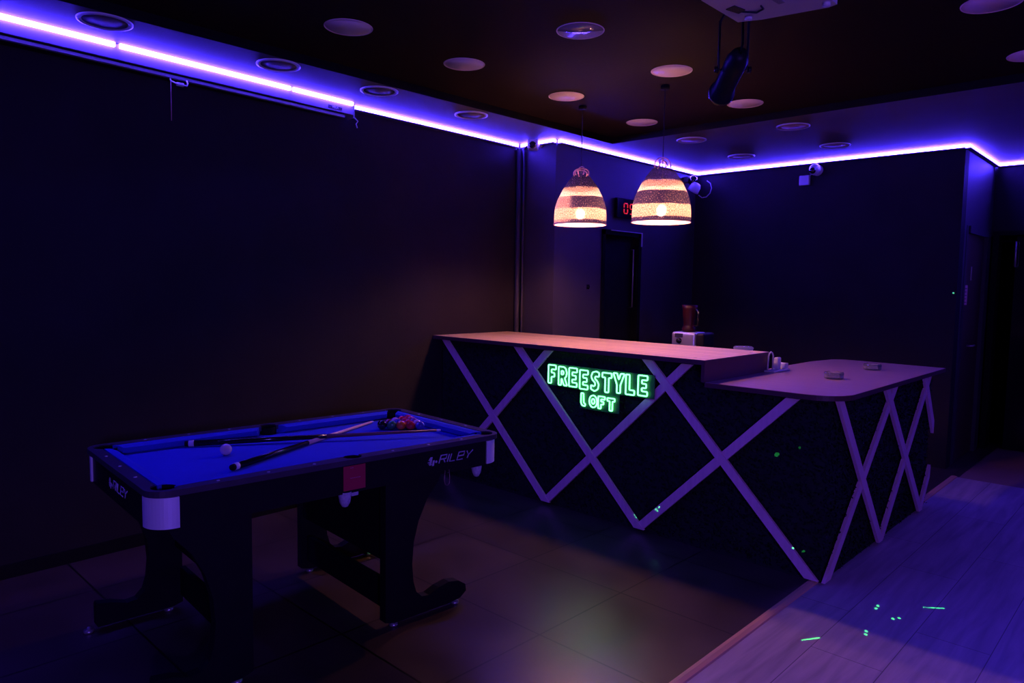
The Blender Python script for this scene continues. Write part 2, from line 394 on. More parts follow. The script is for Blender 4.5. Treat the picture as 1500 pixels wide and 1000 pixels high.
def mk3(o):
    MB().box((D3[0]-.03, YB-.012, 0), (D3[0]+.02, YB+.15, D3[2])).box((D3[1]-.02, YB-.012, 0), (D3[1]+.03, YB+.15, D3[2])).box((D3[0]-.03, YB-.012, D3[2]), (D3[1]+.03, YB+.15, D3[2]+.04)).build('door_frame', M['black_matte'], o)
    MB().box((-1.25, YB+.05, .01), (-.45, YB+.09, D3[2]-.01)).build('door_leaf', M['black_gloss'], o)
    MB().tube([(-1.245, YB+.05, 1.74), (-1.245, YB+.0, 1.74), (-1.245, YB+.0, 1.97), (-1.245, YB+.05, 1.97)], .010, 8).build('glint_bar', M['steel'], o)  # steel bar added as the vertical reflection on the door edge
door('door_3', mk3)
n = thing('paper_notice', (-1.455, 7.21, 1.47), 'narrow pink paper notice pinned beside the door edge at the far right', 'paper notice')
MB().box((-1.4588, 7.135, 1.385), (-1.4560, 7.29, 1.555)).build('sheet', M['paper'], n)
q = MB()
for i in range(5): q.box((-1.4559, 7.16+.01*(i % 3), 1.405+.03*i), (-1.4553, 7.265-.014*(i % 2), 1.410+.03*i))
q.build('scribbled_line', M['ink'], n)
tag(MB().ball((-1.47, 6.857, 1.487), .007, 8, 6).build('indicator_light', M['green_dot']), 'tiny green indicator light on the back wall near the right corner', 'indicator light')
tag(MB().lathe([(.001, .0), (.011, 0), (.011, .012), (.001, .012)], (0, 0, 0), 10).box((-.02, -.02, -.001), (.02, .02, 0)).build('wall_switch', M['black_gloss']), 'small black wall switch on the grey wall left of the service door', 'switch').location = (-3.899, 5.05, 1.49)
bpy.data.objects['wall_switch'].rotation_euler = (0, PI/2, 0)
struct('trim_2', MB().tube([(-4.285, 4.545, .0), (-4.285, 4.545, 2.66)], .022, 10).tube([(-4.235, 4.555, .0), (-4.235, 4.555, 2.66)], .012, 8), M['wall_service'])
struct('baseboard_left', MB().add([(XL(y0), y0, 0), (XL(y0)+.012, y0, 0), (XL(4.5)+.012, 4.5, 0), (XL(4.5), 4.5, 0), (XL(y0), y0, .07), (XL(y0)+.012, y0, .07), (XL(4.5)+.012, 4.5, .07), (XL(4.5), 4.5, .07)],
        [(0,3,2,1),(4,5,6,7),(0,1,5,4),(1,2,6,5),(2,3,7,6),(3,0,4,7)]), M['black'])

# ------------------------------------------------------------------ LED strips
def led(a, b, nrm, label, z=2.680, lip=True):
    """strip from a to b (x,y) standing nrm out of the wall"""
    A = Vector((*a, 0)); B = Vector((*b, 0)); nn = Vector((*nrm, 0)).normalized()
    root = thing('led_strip', ((A.x+B.x)/2, (A.y+B.y)/2, z), label, 'LED strip light', 'blue LED strips along the ceiling edge')
    def seg(d0, d1, z0, z1):
        vs = []
        for zz in (z0, z1):
            vs += [A+nn*d0+Vector((0, 0, zz)), A+nn*d1+Vector((0, 0, zz)), B+nn*d1+Vector((0, 0, zz)), B+nn*d0+Vector((0, 0, zz))]
        return MB().add(vs, [(0,3,2,1),(4,5,6,7),(0,1,5,4),(1,2,6,5),(2,3,7,6),(3,0,4,7)])
    if lip: seg(.000, .038, z-.016, z-.008).build('profile', M['alu_dark'], root)
    else: seg(-.030, -.004, z-.004, z+.013).build('profile', M['alu_dark'], root)
    seg(*((.001, .034) if lip else (-.003, .018)), z-.0075, z+.0145).build('diffuser', M['led' if lip else 'led_case'], root)
CA = math.radians(3.7)
def case_x(y): return -4.178 - .0647*(y-2.8)   # face of the screen case
led((case_x(-.25)-.0, -.25), (case_x(1.30), 1.30), (1, .065), 'bright blue-white LED strip on the screen case, section nearest the camera', 2.6825, False)
led((case_x(1.325), 1.325), (case_x(2.315), 2.315), (1, .065), 'bright blue-white LED strip on the screen case, middle section between two joints', 2.6825, False)
led((case_x(2.335), 2.335), (case_x(2.79), 2.79), (1, .065), 'short LED strip section at the far end of the screen case', 2.6825, False)
led((XL(2.85), 2.85), (XL(4.53), 4.53), (1, .03), 'LED strip on the left wall between screen case and corner camera', 2.682)
led((-4.27, 4.58), (-3.90, 4.58), (0, -1), 'short LED strip above the corner pillar with the white camera')
led((-3.90, 4.60), (-3.90, 6.84), (1, 0), 'LED strip above the service door wall behind the pendant lamps')
led((-3.88, 6.86), (-1.447, 6.86), (0, -1), 'LED strip along the back wall above the white dome camera')
led((-1.447, 6.85), (-1.447, YB-.02), (1, 0), 'short LED strip on the return wall above the door with the notice')
led((-1.43, YB), (XR-.02, YB), (0, -1), 'LED strip on the far wall at the right edge of the room')
0 and led((XR, YB-.02), (XR, YF+.02), (-1, 0), 'LED strip along the right wall outside the photo')
0 and led((XR-.02, YF), (XL(YF)+.02, YF), (0, 1), 'LED strip along the wall behind the camera')
led((XL(YF), YF+.02), (XL(-.4), -.4), (1, 0), 'LED strip on the left wall behind the camera')

# ------------------------------------------------------------------ projector screen case
sc_ = thing('projector_screen', (-4.2, 1.3, 2.6), 'long white pull-down projector screen case on the left wall', 'projector screen')
def slab(y0, y1, d0, d1, z0, z1):
    vs = []
    for zz in (z0, z1):
        vs += [(case_x(y0)-d1, y0, zz), (case_x(y0)-d0, y0, zz), (case_x(y1)-d0, y1, zz), (case_x(y1)-d1, y1, zz)]
    return MB().add(vs, [(0,3,2,1),(4,5,6,7),(0,1,5,4),(1,2,6,5),(2,3,7,6),(3,0,4,7)])
slab(-.25, 2.80, 0.0, .070, 2.618, 2.695).build('case', M['case'], sc_)
slab(-.20, 2.735, .010, .060, 2.606, 2.617).build('slot', M['black'], sc_)
slab(-.18, 2.735, .004, .030, 2.590, 2.606).build('bottom_bar', M['case'], sc_)
slab(2.80, 2.812, -.002, .074, 2.600, 2.698).build('end_cap', M['case'], sc_)
slab(2.60, 2.71, -.0015, .0, 2.630, 2.648).build('name_plate', M['ink'], sc_)
mt = Matrix.Translation((case_x(2.655)+.0022 - -4.2, 2.655-1.3, 2.639-2.6)) @ Matrix.Rotation(PI/2+.0647, 4, 'Z') @ Matrix.Rotation(PI/2, 4, 'X')
text_obj('name_lettering', 'VEGA', .020, mt, M['white_plastic'], sc_, ext=.0004)
yb = 1.62
hk = MB().tube([(case_x(yb)-.01, yb-.035, 2.592), (case_x(yb)+.004, yb-.035, 2.572), (case_x(yb)+.006, yb-.0, 2.560), (case_x(yb)+.006, yb+.05, 2.560), (case_x(yb)+.004, yb+.055, 2.575), (case_x(yb)-.01, yb+.055, 2.592)], .004, 6)
hk.bbox((case_x(yb)-.008, yb-.005, 2.553), (case_x(yb)+.008, yb+.035, 2.572), .004).build('pull_handle', M['white_plastic'], sc_)
MB().tube([(case_x(yb)+.004, yb-.035, 2.572), (case_x(yb)+.004, yb-.036, 2.36)], .0016, 5).build('pull_cord', M['shade_cord'], sc_)
MB().tube([(case_x(2.82)-.02, 2.82, 2.61), (case_x(2.82)-.01, 2.845, 2.585), (case_x(2.82)-.01, 2.83, 2.565), (case_x(2.82)-.01, 2.84, 2.54)], .004, 6).build('power_lead', M['white_plastic'], sc_)

# ------------------------------------------------------------------ ceiling discs
def disc_proto(kind, loc, label, big=.118):
    r = thing('ceiling_disc', loc, label, 'ceiling lamp', 'round unlit discs set in the ceiling')
    w = {'grey': .022, 'mesh': .012, 'plain': .006, 'glass': .005}[kind]
    dz = .4 if kind in ('plain', 'glass') else 1.
    MB().lathe([(big-w, -.003*dz), (big-w*.5, -.009*dz), (big, -.006*dz), (big+.001, .0), (big+.001, .02), (big-w, .02), (big-w, -.003*dz)], loc, 40).build('rim', M['disc' if dz < 1 else 'white_metal'], r)
    mm = {'grey': M['disc_grey'], 'mesh': M['disc_mesh'], 'plain': M['disc'], 'glass': M['disc_glass']}[kind]
    MB().lathe([(.0005, -.0045*dz), (big-w-.001, -.004*dz), (big-w-.001, .02)], loc, 40).build('face', mm, r)
    return r
R1 = [(-3.785, 1.17), (-3.788, 2.05), (-3.80, 2.74), (-3.823, 3.55)]
proto = {}
def put(kind, x, y, label, z=None):
    z = CH
    if y < 5.04 and x > -3.6: z = CM; x *= 1.0417; y *= 1.0417
    z -= .0003
    if kind not in proto: proto[kind] = disc_proto(kind, Vector((x, y, z)), label)
    else: copy_thing(proto[kind], Vector((x, y, z)), label)
for (x, y), l in zip(R1, ('dark round ceiling disc with thin bright rim, nearest along the left wall LED strip', 'dark round ceiling disc with bright rim, second along the left wall strip',
                          'bright-rimmed round ceiling disc above the far end of the screen case', 'bright-rimmed ceiling disc closest to the corner camera')):
    put('grey', x, y, l)
for x, y, l in ((-2.985, 1.975, 'dim plain round ceiling disc, nearest in the second row from the left'), (-2.99, 2.72, 'dim plain ceiling disc, second in the second row from the left'),
                (-2.99, 3.60, 'pink-lit ceiling disc above and left of the left pendant lamp'), (-3.03, 4.52, 'pink-lit ceiling disc between and behind the two pendant lamps'),
                (-2.20, 3.56, 'pink-lit round ceiling disc between the lens disc and the black spotlight'), (-2.215, 4.49, 'pink-lit ceiling disc partly hidden by the black spotlight'),
                (-.70, 3.60, 'large dim ceiling disc cut by the top right of the photo'), (-.68, 4.50, 'dim ceiling disc cut by the right edge of the photo')):
    put('plain', x, y, l)
put('glass', -2.19, 2.73, 'glossy round ceiling disc that mirrors the lit pendant shades')
for x, y, l in ((-3.067, 5.30, 'perforated round ceiling disc behind the right pendant lamp'), (-3.09, 6.23, 'faint round ceiling disc near the back corner by the black camera'),
                (-2.245, 5.33, 'perforated dim ceiling disc right of the black spotlight'), (-2.266, 6.24, 'faint ceiling disc above the white dome camera')):
    put('mesh', x, y, l)

# ------------------------------------------------------------------ projector (ceiling mounted)
pr = thing('projector', (-1.02, 2.2, 2.40), 'white projector hanging from the ceiling at the top of the photo', 'projector')
MB().prism([(-1.19, 2.085), (-1.155, 2.03), (-.885, 2.03), (-.885, 2.395), (-.915, 2.404), (-1.12, 2.365), (-1.19, 2.335)], .085, 'z', 2.40).build('housing', M['white_plastic'], pr)
MB().lathe([(.001, 0), (.03, 0), (.038, -.012), (.043, -.035), (.043, -.05)], (-1.165, 2.18, 2.445), 24, mtx=Matrix.Rotation(PI/2, 4, 'Y') @ Matrix.Scale(-1, 4, (0, 0, 1))).build('lens', M['lens'], pr)
MB().prism([(-1.165, 2.20), (-1.13, 2.19), (-1.12, 2.245), (-1.15, 2.26)], .004, 'z', 2.397).tube([(-1.135, 2.25, 2.398), (-1.10, 2.285, 2.396), (-1.07, 2.27, 2.396), (-1.065, 2.24, 2.396)], .003, 6).build('lens_recess', M['ink'], pr)
MB().prism([(-1.03, 2.06), (-1.01, 2.06), (-1.00, 2.27), (-1.02, 2.27)], .003, 'z', 2.398).build('label_strip', mat('grey_label', (.3, .28, .3), .6), pr)
for x, y in ((-1.14, 2.31), (-.905, 2.36), (-.905, 2.06)): MB().lathe([(.001, 0), (.012, 0), (.012, .01), (.001, .01)], (x, y, 2.391), 12).build('foot', M['white_plastic'], pr)
MB().tube([(-1.02, 2.2, 2.48), (-1.02, 2.2, CM-.001)], .018, 12).build('mount_pole', M['white_metal'], pr)
MB().lathe([(.001, 0), (.06, 0), (.06, .01), (.001, .01)], (-1.02, 2.2, CM-.0105), 24).build('mount_plate', M['white_metal'], pr)

# ------------------------------------------------------------------ stage spotlight (par can)
sp = thing('spotlight', (-1.36, 2.85, 2.55), 'black cylindrical stage spotlight tilted down under the ceiling', 'spotlight')
a = Vector((-1.33, 2.66, 2.475)); b = Vector((-1.66, 3.10, 2.37))       # rear, front
a = Vector((-1.37, 2.72, 2.425)); b = Vector((-1.572, 2.955, 2.350))
d = (b-a).normalized(); L = (b-a).length
Q = d.to_track_quat('Z', 'Y').to_matrix().to_4x4()
MB().lathe([(.001, 0), (.022, .0), (.036, .015), (.040, .04), (.044, .05), (.044, L-.05), (.049, L-.045), (.049, L-.02), (.056, L-.018), (.056, L), (.046, L), (.042, L-.04), (.02, L-.10), (.001, L-.10)], a, 32, mtx=Q).build('can', M['par'], sp)
MB().lathe([(.046, L-.001), (.0565, L-.001), (.0565, L+.003), (.046, L+.003), (.046, L-.001)], a, 32, mtx=Q).build('front_ring', M['black_gloss'], sp)
side = d.cross(Vector((0, 0, 1))).normalized(); m0 = a + d*L*.38
top = Vector((m0.x, m0.y, 2.62))
MB().tube([m0+side*.046, m0+side*.058, top+side*.058-Vector((0, 0, .03)), top+side*.04, top-side*.04, top-side*.058-Vector((0, 0, .03)), m0-side*.058, m0-side*.046], .005, 8).build('yoke', M['par'], sp)
MB().tube([top, Vector((top.x, top.y, CM-.001))], .010, 10).lathe([(.001, 0), (.03, 0), (.03, .006), (.001, .006)], Vector((top.x, top.y, CM-.0065)), 16).build('ceiling_clamp', M['par'], sp)
for sgn in (1, -1): MB().lathe([(.001, 0), (.013, 0), (.013, .014), (.001, .014)], m0+side*sgn*.060, 12, mtx=(side*sgn).to_track_quat('Z', 'Y').to_matrix().to_4x4()).build('knob', M['black_gloss'], sp)
MB().tube([a, a-d*.03+Vector((0, 0, .02)), a-d*.02+Vector((0, 0, .12)), top+Vector((0, 0, .02))], .005, 6).build('cable', M['black_matte'], sp)

# ------------------------------------------------------------------ pendants
def pendant(x, y, zr, label, rot, tilt=0., sm='shade'):
    r = thing('pendant_lamp', (x, y, zr), label, 'pendant lamp', 'woven pendant lamps over the bar')
    r.rotation_euler = (tilt, 0, rot)
    prof = [(.184, 0), (.184, .02), (.183, .07), (.178, .12), (.166, .165), (.147, .205), (.129, .242), (.108, .275), (.086, .306), (.064, .332), (.050, .347)]
    MB().lathe(prof, (0, 0, 0), 64).build('shade', M[sm], r, local=True)
    MB().tube([(.1855*math.cos(2*PI*k/48), .1855*math.sin(2*PI*k/48), .003) for k in range(48)], .0045, 6, closed=True).build('rim_cord', M['shade_cord'], r, local=True)
    k = MB()
    for q in range(3):
        an = q*PI/3+.4
        k.tube([(.05*math.cos(an)*math.cos(PI*i/12), .05*math.sin(an)*math.cos(PI*i/12)+.012*math.sin(2*PI*i/12), .343+(.062-.012*q)*math.sin(PI*i/12)) for i in range(13)], .0042, 6)
    k.build('rope_loops', M['shade_cord'], r, local=True)
    MB().ball((0, 0, .075), .032, 20, 12, (1, 1, 1.15)).build('bulb', M['bulb'], r, local=True)
    MB().lathe([(.001, .115), (.016, .115), (.02, .14), (.02, .18), (.006, .2)], (0, 0, 0), 16).build('lamp_socket', M['black_matte'], r, local=True)
    MB().tube([(0, 0, .195), (0, 0, CM-.001-zr)], .0028, 6).build('cord', M['lead'], r, local=True)
    MB().lathe([(.001, 0), (.028, 0), (.028, .018), (.001, .024)], (0, 0, CM-.0245-zr), 24).build('ceiling_rose', M['black_matte'], r, local=True)
    return r
pendant(-3.18, 4.01, 1.925, 'left woven pendant lamp with cream and dark bands, the smaller-looking one', 2.1, 0, 'shade_patchy')
pendant(-2.48, 3.945, 1.904, 'right woven pendant lamp in front of the red digital clock', .3)

# ------------------------------------------------------------------ wall clock
ck = thing('digital_clock', (-3.89, 5.6, 2.2), 'black digital clock with red digits on the wall behind the right pendant', 'clock')
MB().bbox((-3.90, 5.41, 2.125), (-3.865, 6.0, 2.305), .004).build('case', M['black_gloss'], ck)
SEG = {'a': ((0, 2), (1, 2)), 'b': ((1, 1), (1, 2)), 'c': ((1, 0), (1, 1)), 'd': ((0, 0), (1, 0)), 'e': ((0, 0), (0, 1)), 'f': ((0, 1), (0, 2)), 'g': ((0, 1), (1, 1))}
for ch, yy in (('abcdef', 5.515), ('abcdfg', 5.610)):
    k = MB()
    for s_ in ch:
        (x0, z0), (x1, z1) = SEG[s_]
        A = (yy+x0*.055+(.006 if x0 != x1 else 0), 2.17+z0*.045+(.006 if z0 != z1 else 0)); B = (yy+x1*.055-(.006 if x0 != x1 else 0), 2.17+z1*.045-(.006 if z0 != z1 else 0))
        k.tube([(-3.863, A[0], A[1]), (-3.863, B[0], B[1])], .0055, 6)
    k.build('digit', M['red_led'], ck)

# ------------------------------------------------------------------ CCTV cameras
c1 = thing('security_camera', (-4.05, 4.55, 2.67), 'white box security camera with round dark lens at the left corner pillar', 'security camera')
RC = Matrix.Translation((-4.05, 4.46, 0)) @ Matrix.Rotation(math.radians(38), 4, 'Z') @ Matrix.Translation((4.05, -4.46, 0))
MB().bbox((-4.094, 4.41, 2.615), (-4.006, 4.52, 2.695), .012, 3, RC).build('housing', M['white_plastic'], c1)
MB().lathe([(.001, .002), (.020, .002), (.026, 0), (.030, -.012), (.030, -.02)], RC @ Vector((-4.050, 4.404, 2.645)), 24, mtx=Matrix.Rotation(math.radians(38), 4, 'Z') @ Matrix.Rotation(PI/2, 4, 'X')).build('lens', M['lens'], c1)
MB().tube([(-4.06, 4.51, 2.66), (-4.06, 4.578, 2.66)], .014, 10).build('bracket', M['white_plastic'], c1)
MB().tube([(-4.10, 4.50, 2.68), (-4.14, 4.53, 2.675), (-4.18, 4.52, 2.665), (-4.23, 4.555, 2.655)], .005, 6).tube([(-4.10, 4.50, 2.66), (-4.16, 4.51, 2.64), (-4.22, 4.56, 2.65)], .004, 6).build('cable', M['black_matte'], c1)
c2 = thing('security_camera', (-2.64, 6.86, 2.6), 'round white dome security camera on the back wall under the LED strip', 'security camera')
MB().ball((-2.636, 6.79, 2.605), .052).build('dome', M['white_plastic'], c2)
MB().ball((-2.642, 6.75, 2.592), .031).build('lens', M['lens'], c2)
MB().lathe([(.001, 0), (.05, 0), (.05, .015), (.001, .015)], (-2.636, 6.859, 2.605), 24, mtx=Matrix.Rotation(PI/2, 4, 'X')).build('base', M['white_plastic'], c2)
jb = thing('junction_box', (-2.745, 6.86, 2.52), 'small square white junction box below left of the dome camera', 'junction box')
MB().bbox((-2.795, 6.825, 2.475), (-2.70, 6.86, 2.565), .006).build('box', M['white_plastic'], jb)
MB().box((-2.752, 6.822, 2.480), (-2.706, 6.825, 2.487)).build('label_mark', M['white_metal'], jb)
MB().tube([(-2.70, 6.84, 2.56), (-2.685, 6.84, 2.575), (-2.67, 6.84, 2.585)], .0045, 6).build('cable', M['white_plastic'], jb)
c3 = thing('security_camera', (-3.82, 6.72, 2.55), 'dark turret security camera with looped cable in the back corner', 'security camera')
MB().ball((-3.80, 6.62, 2.585), .05).build('turret', M['lens'], c3)
MB().bbox((-3.90, 6.60, 2.57), (-3.80, 6.68, 2.63), .01).build('bracket', M['alu_dark'], c3)
MB().lathe([(.001, .09), (.035, .088), (.052, .06), (.056, .02), (.058, 0), (.045, 0)], (-3.785, 6.60, 2.475), 24, mtx=Matrix.Rotation(math.radians(35), 4, 'Y')).build('hood', M['white_plastic'], c3)
MB().tube([(-3.74, 6.80, 2.60), (-3.70, 6.80, 2.57), (-3.685, 6.80, 2.52), (-3.70, 6.80, 2.47), (-3.74, 6.80, 2.435), (-3.79, 6.80, 2.43), (-3.83, 6.80, 2.46)], .0045, 6).build('cable', M['white_plastic'], c3)

# ------------------------------------------------------------------ bar
BY, BX = 3.68, -1.30                      # front face and end face
bar = thing('bar_counter', (-2.8, 4.0, 0), 'L-shaped bar counter clad in dark artificial hedge with crossed pine laths', 'bar counter')
MB().box((-4.26, BY, 0), (BX-.02, BY+.02, 1.065)).build('front_panel', M['hedge_back'], bar)
bar_front = [o for o in bar.children][0]
# the raised part ends at x=-1.98; cut the front panel lower beyond it
me = bar_front.data
bpy.data.objects.remove(bar_front)
MB().prism([(-4.26, 0), (BX, 0), (BX, .944), (-1.985, .944), (-1.985, 1.068), (-4.26, 1.068)], .02, 'y', BY).build('front_panel', M['hedge_back'], bar)
MB().box((BX-.02, BY+.02, 0), (BX, 5.59, .944)).build('end_panel', M['hedge_back'], bar)
MB().box((-1.98, BY+.02, .0), (-1.96, 4.40, 1.068)).box((-1.975, 3.605, .9725), (-1.955, 4.43, 1.0695)).build('riser_board', M['edge_dark'], bar)
def lath(p, q, plane, d0, d1, w=.05, clipx=None):
    """board between p and q on the front ('y') or end ('x') plane; ends cut level"""
    (a0, b0), (a1, b1) = p, q
    L = math.hypot(a1-a0, b1-b0); h = w/2*L/abs(b1-b0)
    poly = [(a0-h, b0), (a0+h, b0), (a1+h, b1), (a1-h, b1)]
    if clipx is not None:
        out = []
        for i in range(4):
            A = poly[i]; B = poly[(i+1) % 4]; ia = A[0] <= clipx; ib = B[0] <= clipx
            if ia: out.append(A)
            if ia != ib:
                t = (clipx-A[0])/(B[0]-A[0]); out.append((clipx, A[1]+(B[1]-A[1])*t))
        poly = out
    ar = sum(poly[i][0]*poly[(i+1) % len(poly)][1]-poly[(i+1) % len(poly)][0]*poly[i][1] for i in range(len(poly)))
    if ar < 0: poly = poly[::-1]
    return MB().prism(poly, d1-d0, plane, d0)
for p, q in (((-3.144, 1.06), (-4.19, .02)), ((-3.150, .02), (-2.092, 1.06)), ((-2.392, .02), (-1.475, .936))):
    lath(p, q, 'y', BY-.030, BY-.012).build('wood_lath', M['strip'], bar)
for p, q in (((-4.20, 1.068), (-3.140, .02)), ((-3.429, 1.068), (-2.380, .02)), ((-2.362, 1.068), (-1.335, .015))):
    lath(p, q, 'y', BY-.036, BY-.018).build('wood_lath', M['strip'], bar)
for p, q, c in (((3.700, .01), (4.693, .936), None), ((4.559, .01), (5.455, .936), None), ((5.394, .01), (5.62, .29), 5.59)):
    lath(p, q, 'x', BX+.012, BX+.030, .056, c).build('wood_lath', M['strip'], bar)
for p, q, c in (((3.742, .944), (4.534, .01), None), ((4.490, .944), (5.384, .01), None), ((5.305, .944), (5.62, .515), 5.59)):
    lath(p, q, 'x', BX+.018, BX+.036, .056, c).build('wood_lath', M['strip'], bar)
# leaves of the artificial hedge
def hedge(n, fn):
    vs = []; fs = []
    for i in range(n):
        c, nx = fn()
        s_ = random.uniform(.008, .017)
        ax = Vector((random.gauss(0, 1), random.gauss(0, 1), random.gauss(0, 1))).normalized()
        t = (nx + ax*.9).normalized(); u_ = t.cross(Vector((random.random(), random.random(), random.random()))).normalized(); w_ = t.cross(u_)
        o = len(vs)
        vs += [c-u_*s_*.2, c+w_*s_*.42+u_*s_*.3, c+u_*s_*1.1, c-w_*s_*.42+u_*s_*.3]
        fs.append((o, o+1, o+2, o+3))
    return MB().add(vs, fs)
def f1():
    x = random.uniform(-4.25, BX+.008); zt = 1.05 if x < -1.99 else .93
    return Vector((x, BY-random.uniform(0, .016), random.uniform(.012, zt))), Vector((0, -1, 0))
def f2(): return Vector((BX+random.uniform(0, .016), random.uniform(BY-.008, 5.585), random.uniform(.012, .93))), Vector((1, 0, 0))
tag(hedge(15000, f1).build('artificial_hedge', M['hedge'], bar), kind='stuff')
tag(hedge(9000, f2).build('artificial_hedge', M['hedge'], bar), kind='stuff')
rt = thing('raised_countertop', (-3.1, 4.0, 1.07), 'raised pine-board bar top lit orange under the pendant lamps', 'countertop')
MB().box((-4.285, 3.603, 1.072), (-1.956, 4.43, 1.097)).build('boards', M['raised_wood'], rt)
MB().box((-4.285, 3.598, 1.070), (-1.954, 3.603, 1.0965)).box((-1.956, 3.603, 1.070), (-1.952, 4.43, 1.0965)).build('edge_band', M['edge_dark'], rt)  # thin dark band paints the unlit side of the boards
lt = thing('lower_countertop', (-1.6, 4.6, .945), 'lower dark wooden counter top with rounded corner holding two glass ashtrays', 'countertop')
poly = [(-1.954, 3.615)] + arc(-1.40, 3.795, .18, -90, 0, 10) + [(-1.222, 5.62)] + arc(-1.86, 5.53, .13, 90, 150, 6) + [(-2.02, 5.3), (-2.02, 4.435), (-1.954, 4.435)]
MB().prism(poly, .026, 'z', .946).build('board', M['low_wood'], lt)
pe = [((x+1.6)*1.004-1.6, (y-4.6)*1.003+4.6) for x, y in poly]
MB().ring_prism(pe, poly, .945, .9705).build('edge_band', M['edge_dark'], lt)

# neon sign ------------------------------------------------------------
def smooth_loop(P, r=.035):
    out = []
    n = len(P)
    for i in range(n):
        a, b, c = Vector(P[i-1]), Vector(P[i]), Vector(P[(i+1) % n])
        d1 = min(r, (a-b).length*.4); d2 = min(r, (c-b).length*.4)
        p0 = b+(a-b).normalized()*d1; p2 = b+(c-b).normalized()*d2
        out += [p0, (p0+p2)/4+b/2, p2]
    return out
LET = {
 'F': [[(0,0),(.26,0),(.26,.36),(.50,.36),(.50,.58),(.26,.58),(.26,.77),(.62,.77),(.62,1),(0,1)]],
 'R': [[(0,0),(.22,0),(.22,.34),(.27,.34),(.44,0),(.70,0),(.50,.40),(.62,.50),(.66,.70),(.58,.92),(.42,1),(0,1)], [(.22,.58),(.36,.58),(.42,.68),(.36,.78),(.22,.78)]],
 'E': [[(0,0),(.62,0),(.62,.22),(.25,.22),(.25,.39),(.54,.39),(.54,.60),(.25,.60),(.25,.78),(.62,.78),(.62,1),(0,1)]],
 'S': [[(.62,.95),(.40,1.02),(.12,.95),(.02,.72),(.12,.55),(.32,.42),(.33,.28),(.22,.22),(.02,.28),(.02,.06),(.30,-.03),(.54,.10),(.60,.34),(.50,.50),(.30,.64),(.34,.76),(.60,.74)]],
 'T': [[(.22,0),(.48,0),(.48,.76),(.68,.76),(.68,1),(0,1),(0,.76),(.22,.76)]],
 'Y': [[(.22,0),(.47,0),(.47,.42),(.74,1),(.48,1),(.35,.68),(.22,1),(-.05,1),(.22,.42)]],
 'L': [[(0,0),(.60,0),(.60,.23),(.26,.23),(.26,1),(0,1)]],
 'l': [[(.02,.25),(.14,.03),(.42,0),(.46,.16),(.30,.28),(.26,1.05),(.02,1.05)]],
 'O': [[(.36+.38*math.cos(t*PI/8), .5+.50*math.sin(t*PI/8)) for t in range(16)], [(.36+.15*math.cos(t*PI/5), .5+.22*math.sin(t*PI/5)) for t in range(10)]],
}
sg = thing('neon_sign', (-2.77, BY-.04, .87), 'glowing green neon sign reading FREESTYLE LOFT on the bar front', 'neon sign')
SY = BY-.052
def letter(ch, x, z, w, h, slant=0.):
    k = MB()
    for L in LET[ch]:
        P = smooth_loop([(px, pz, 0) for px, pz in L], .05)
        k.tube([(x+p.x*w+slant*p.y, SY, z+p.y*h) for p in P], .0048, 6, closed=True)
    k.build('letter', M['neon'], sg)
x0 = -3.118; pitch = .0893
for i, ch in enumerate('FREESTYLE'):
    letter(ch, x0+i*pitch, .842+(.004 if i in (0, 8) else 0) - (.006 if i in (3, 4, 5) else 0), .106, .122)
for i, ch in enumerate('lOFT'):
    letter(ch, -2.838+i*.070, .727-.003*(i == 3), .083, .078)
bk = MB()
bk.prism([(-3.133, .832), (-2.855, .828), (-2.855, .708), (-2.545, .708), (-2.545, .830), (-2.295, .832), (-2.295, .975), (-3.133, .978)], .004, 'y', SY+.012)
bk.build('backing_panel', M['acrylic'], sg)
for x, z in ((-3.115, .965), (-2.31, .96), (-2.56, .72), (-2.84, .72)): MB().tube([(x, SY+.016, z), (x, BY-.002, z)], .004, 6).build('standoff', M['steel'], sg)

# things on the counter -------------------------------------------------
def ashtray(loc, label):
    r = thing('ashtray', loc, label, 'ashtray', 'glass ashtrays on the lower counter')
    MB().lathe([(.0005, 0), (.050, 0), (.055, .006), (.055, .034), (.052, .038), (.046, .038), (.043, .034), (.041, .012), (.036, .008), (.0005, .008)], loc, 32).build('bowl', M['glass'], r)
    for q in range(3):
        an = q*2*PI/3+.5; MB().bbox((loc[0]+.047*math.cos(an)-.006, loc[1]+.047*math.sin(an)-.006, loc[2]+.036), (loc[0]+.047*math.cos(an)+.006, loc[1]+.047*math.sin(an)+.006, loc[2]+.041), .002).build('rest', M['glass'], r)
    return r
a1 = ashtray(Vector((-1.532, 4.385, .9723)), 'round glass ashtray on the lower counter, the one nearer the camera')
copy_thing(a1, Vector((-1.532, 5.085, .9723)), 'round glass ashtray on the lower counter, the one farther back')
hd = thing('card_holder', (-1.93, 4.44, .972), 'small white plastic holder with upright loop beside the raised bar end', 'holder')
MB().bbox((-1.952, 4.36, .9725), (-1.885, 4.60, .985), .004).build('base', M['white_plastic'], hd)
MB().tube([(-1.935, 4.375, .98), (-1.932, 4.375, 1.075), (-1.930, 4.385, 1.093), (-1.928, 4.40, 1.10), (-1.926, 4.415, 1.093), (-1.924, 4.425, 1.075), (-1.924, 4.425, .98)], .005, 8).build('loop', M['white_plastic'], hd)
MB().bbox((-1.94, 4.47, .985), (-1.91, 4.52, 1.06), .006).build('upright', M['white_plastic'], hd)
MB().bbox((-1.945, 4.545, .985), (-1.895, 4.60, 1.02), .005).build('block', M['white_plastic'], hd)
wc = thing('work_counter', (-2.6, 4.9, 0), 'dark work counter hidden behind the raised bar, carrying the blender', 'work counter')
MB().box((-3.4, 4.46, .86), (-1.99, 5.05, .90)).build('worktop', M['black'], wc)
for x in (-3.38, -2.05):
    for y in (4.48, 4.99): MB().box((x, y, 0), (x+.04, y+.04, .86)).build('leg', M['black'], wc)
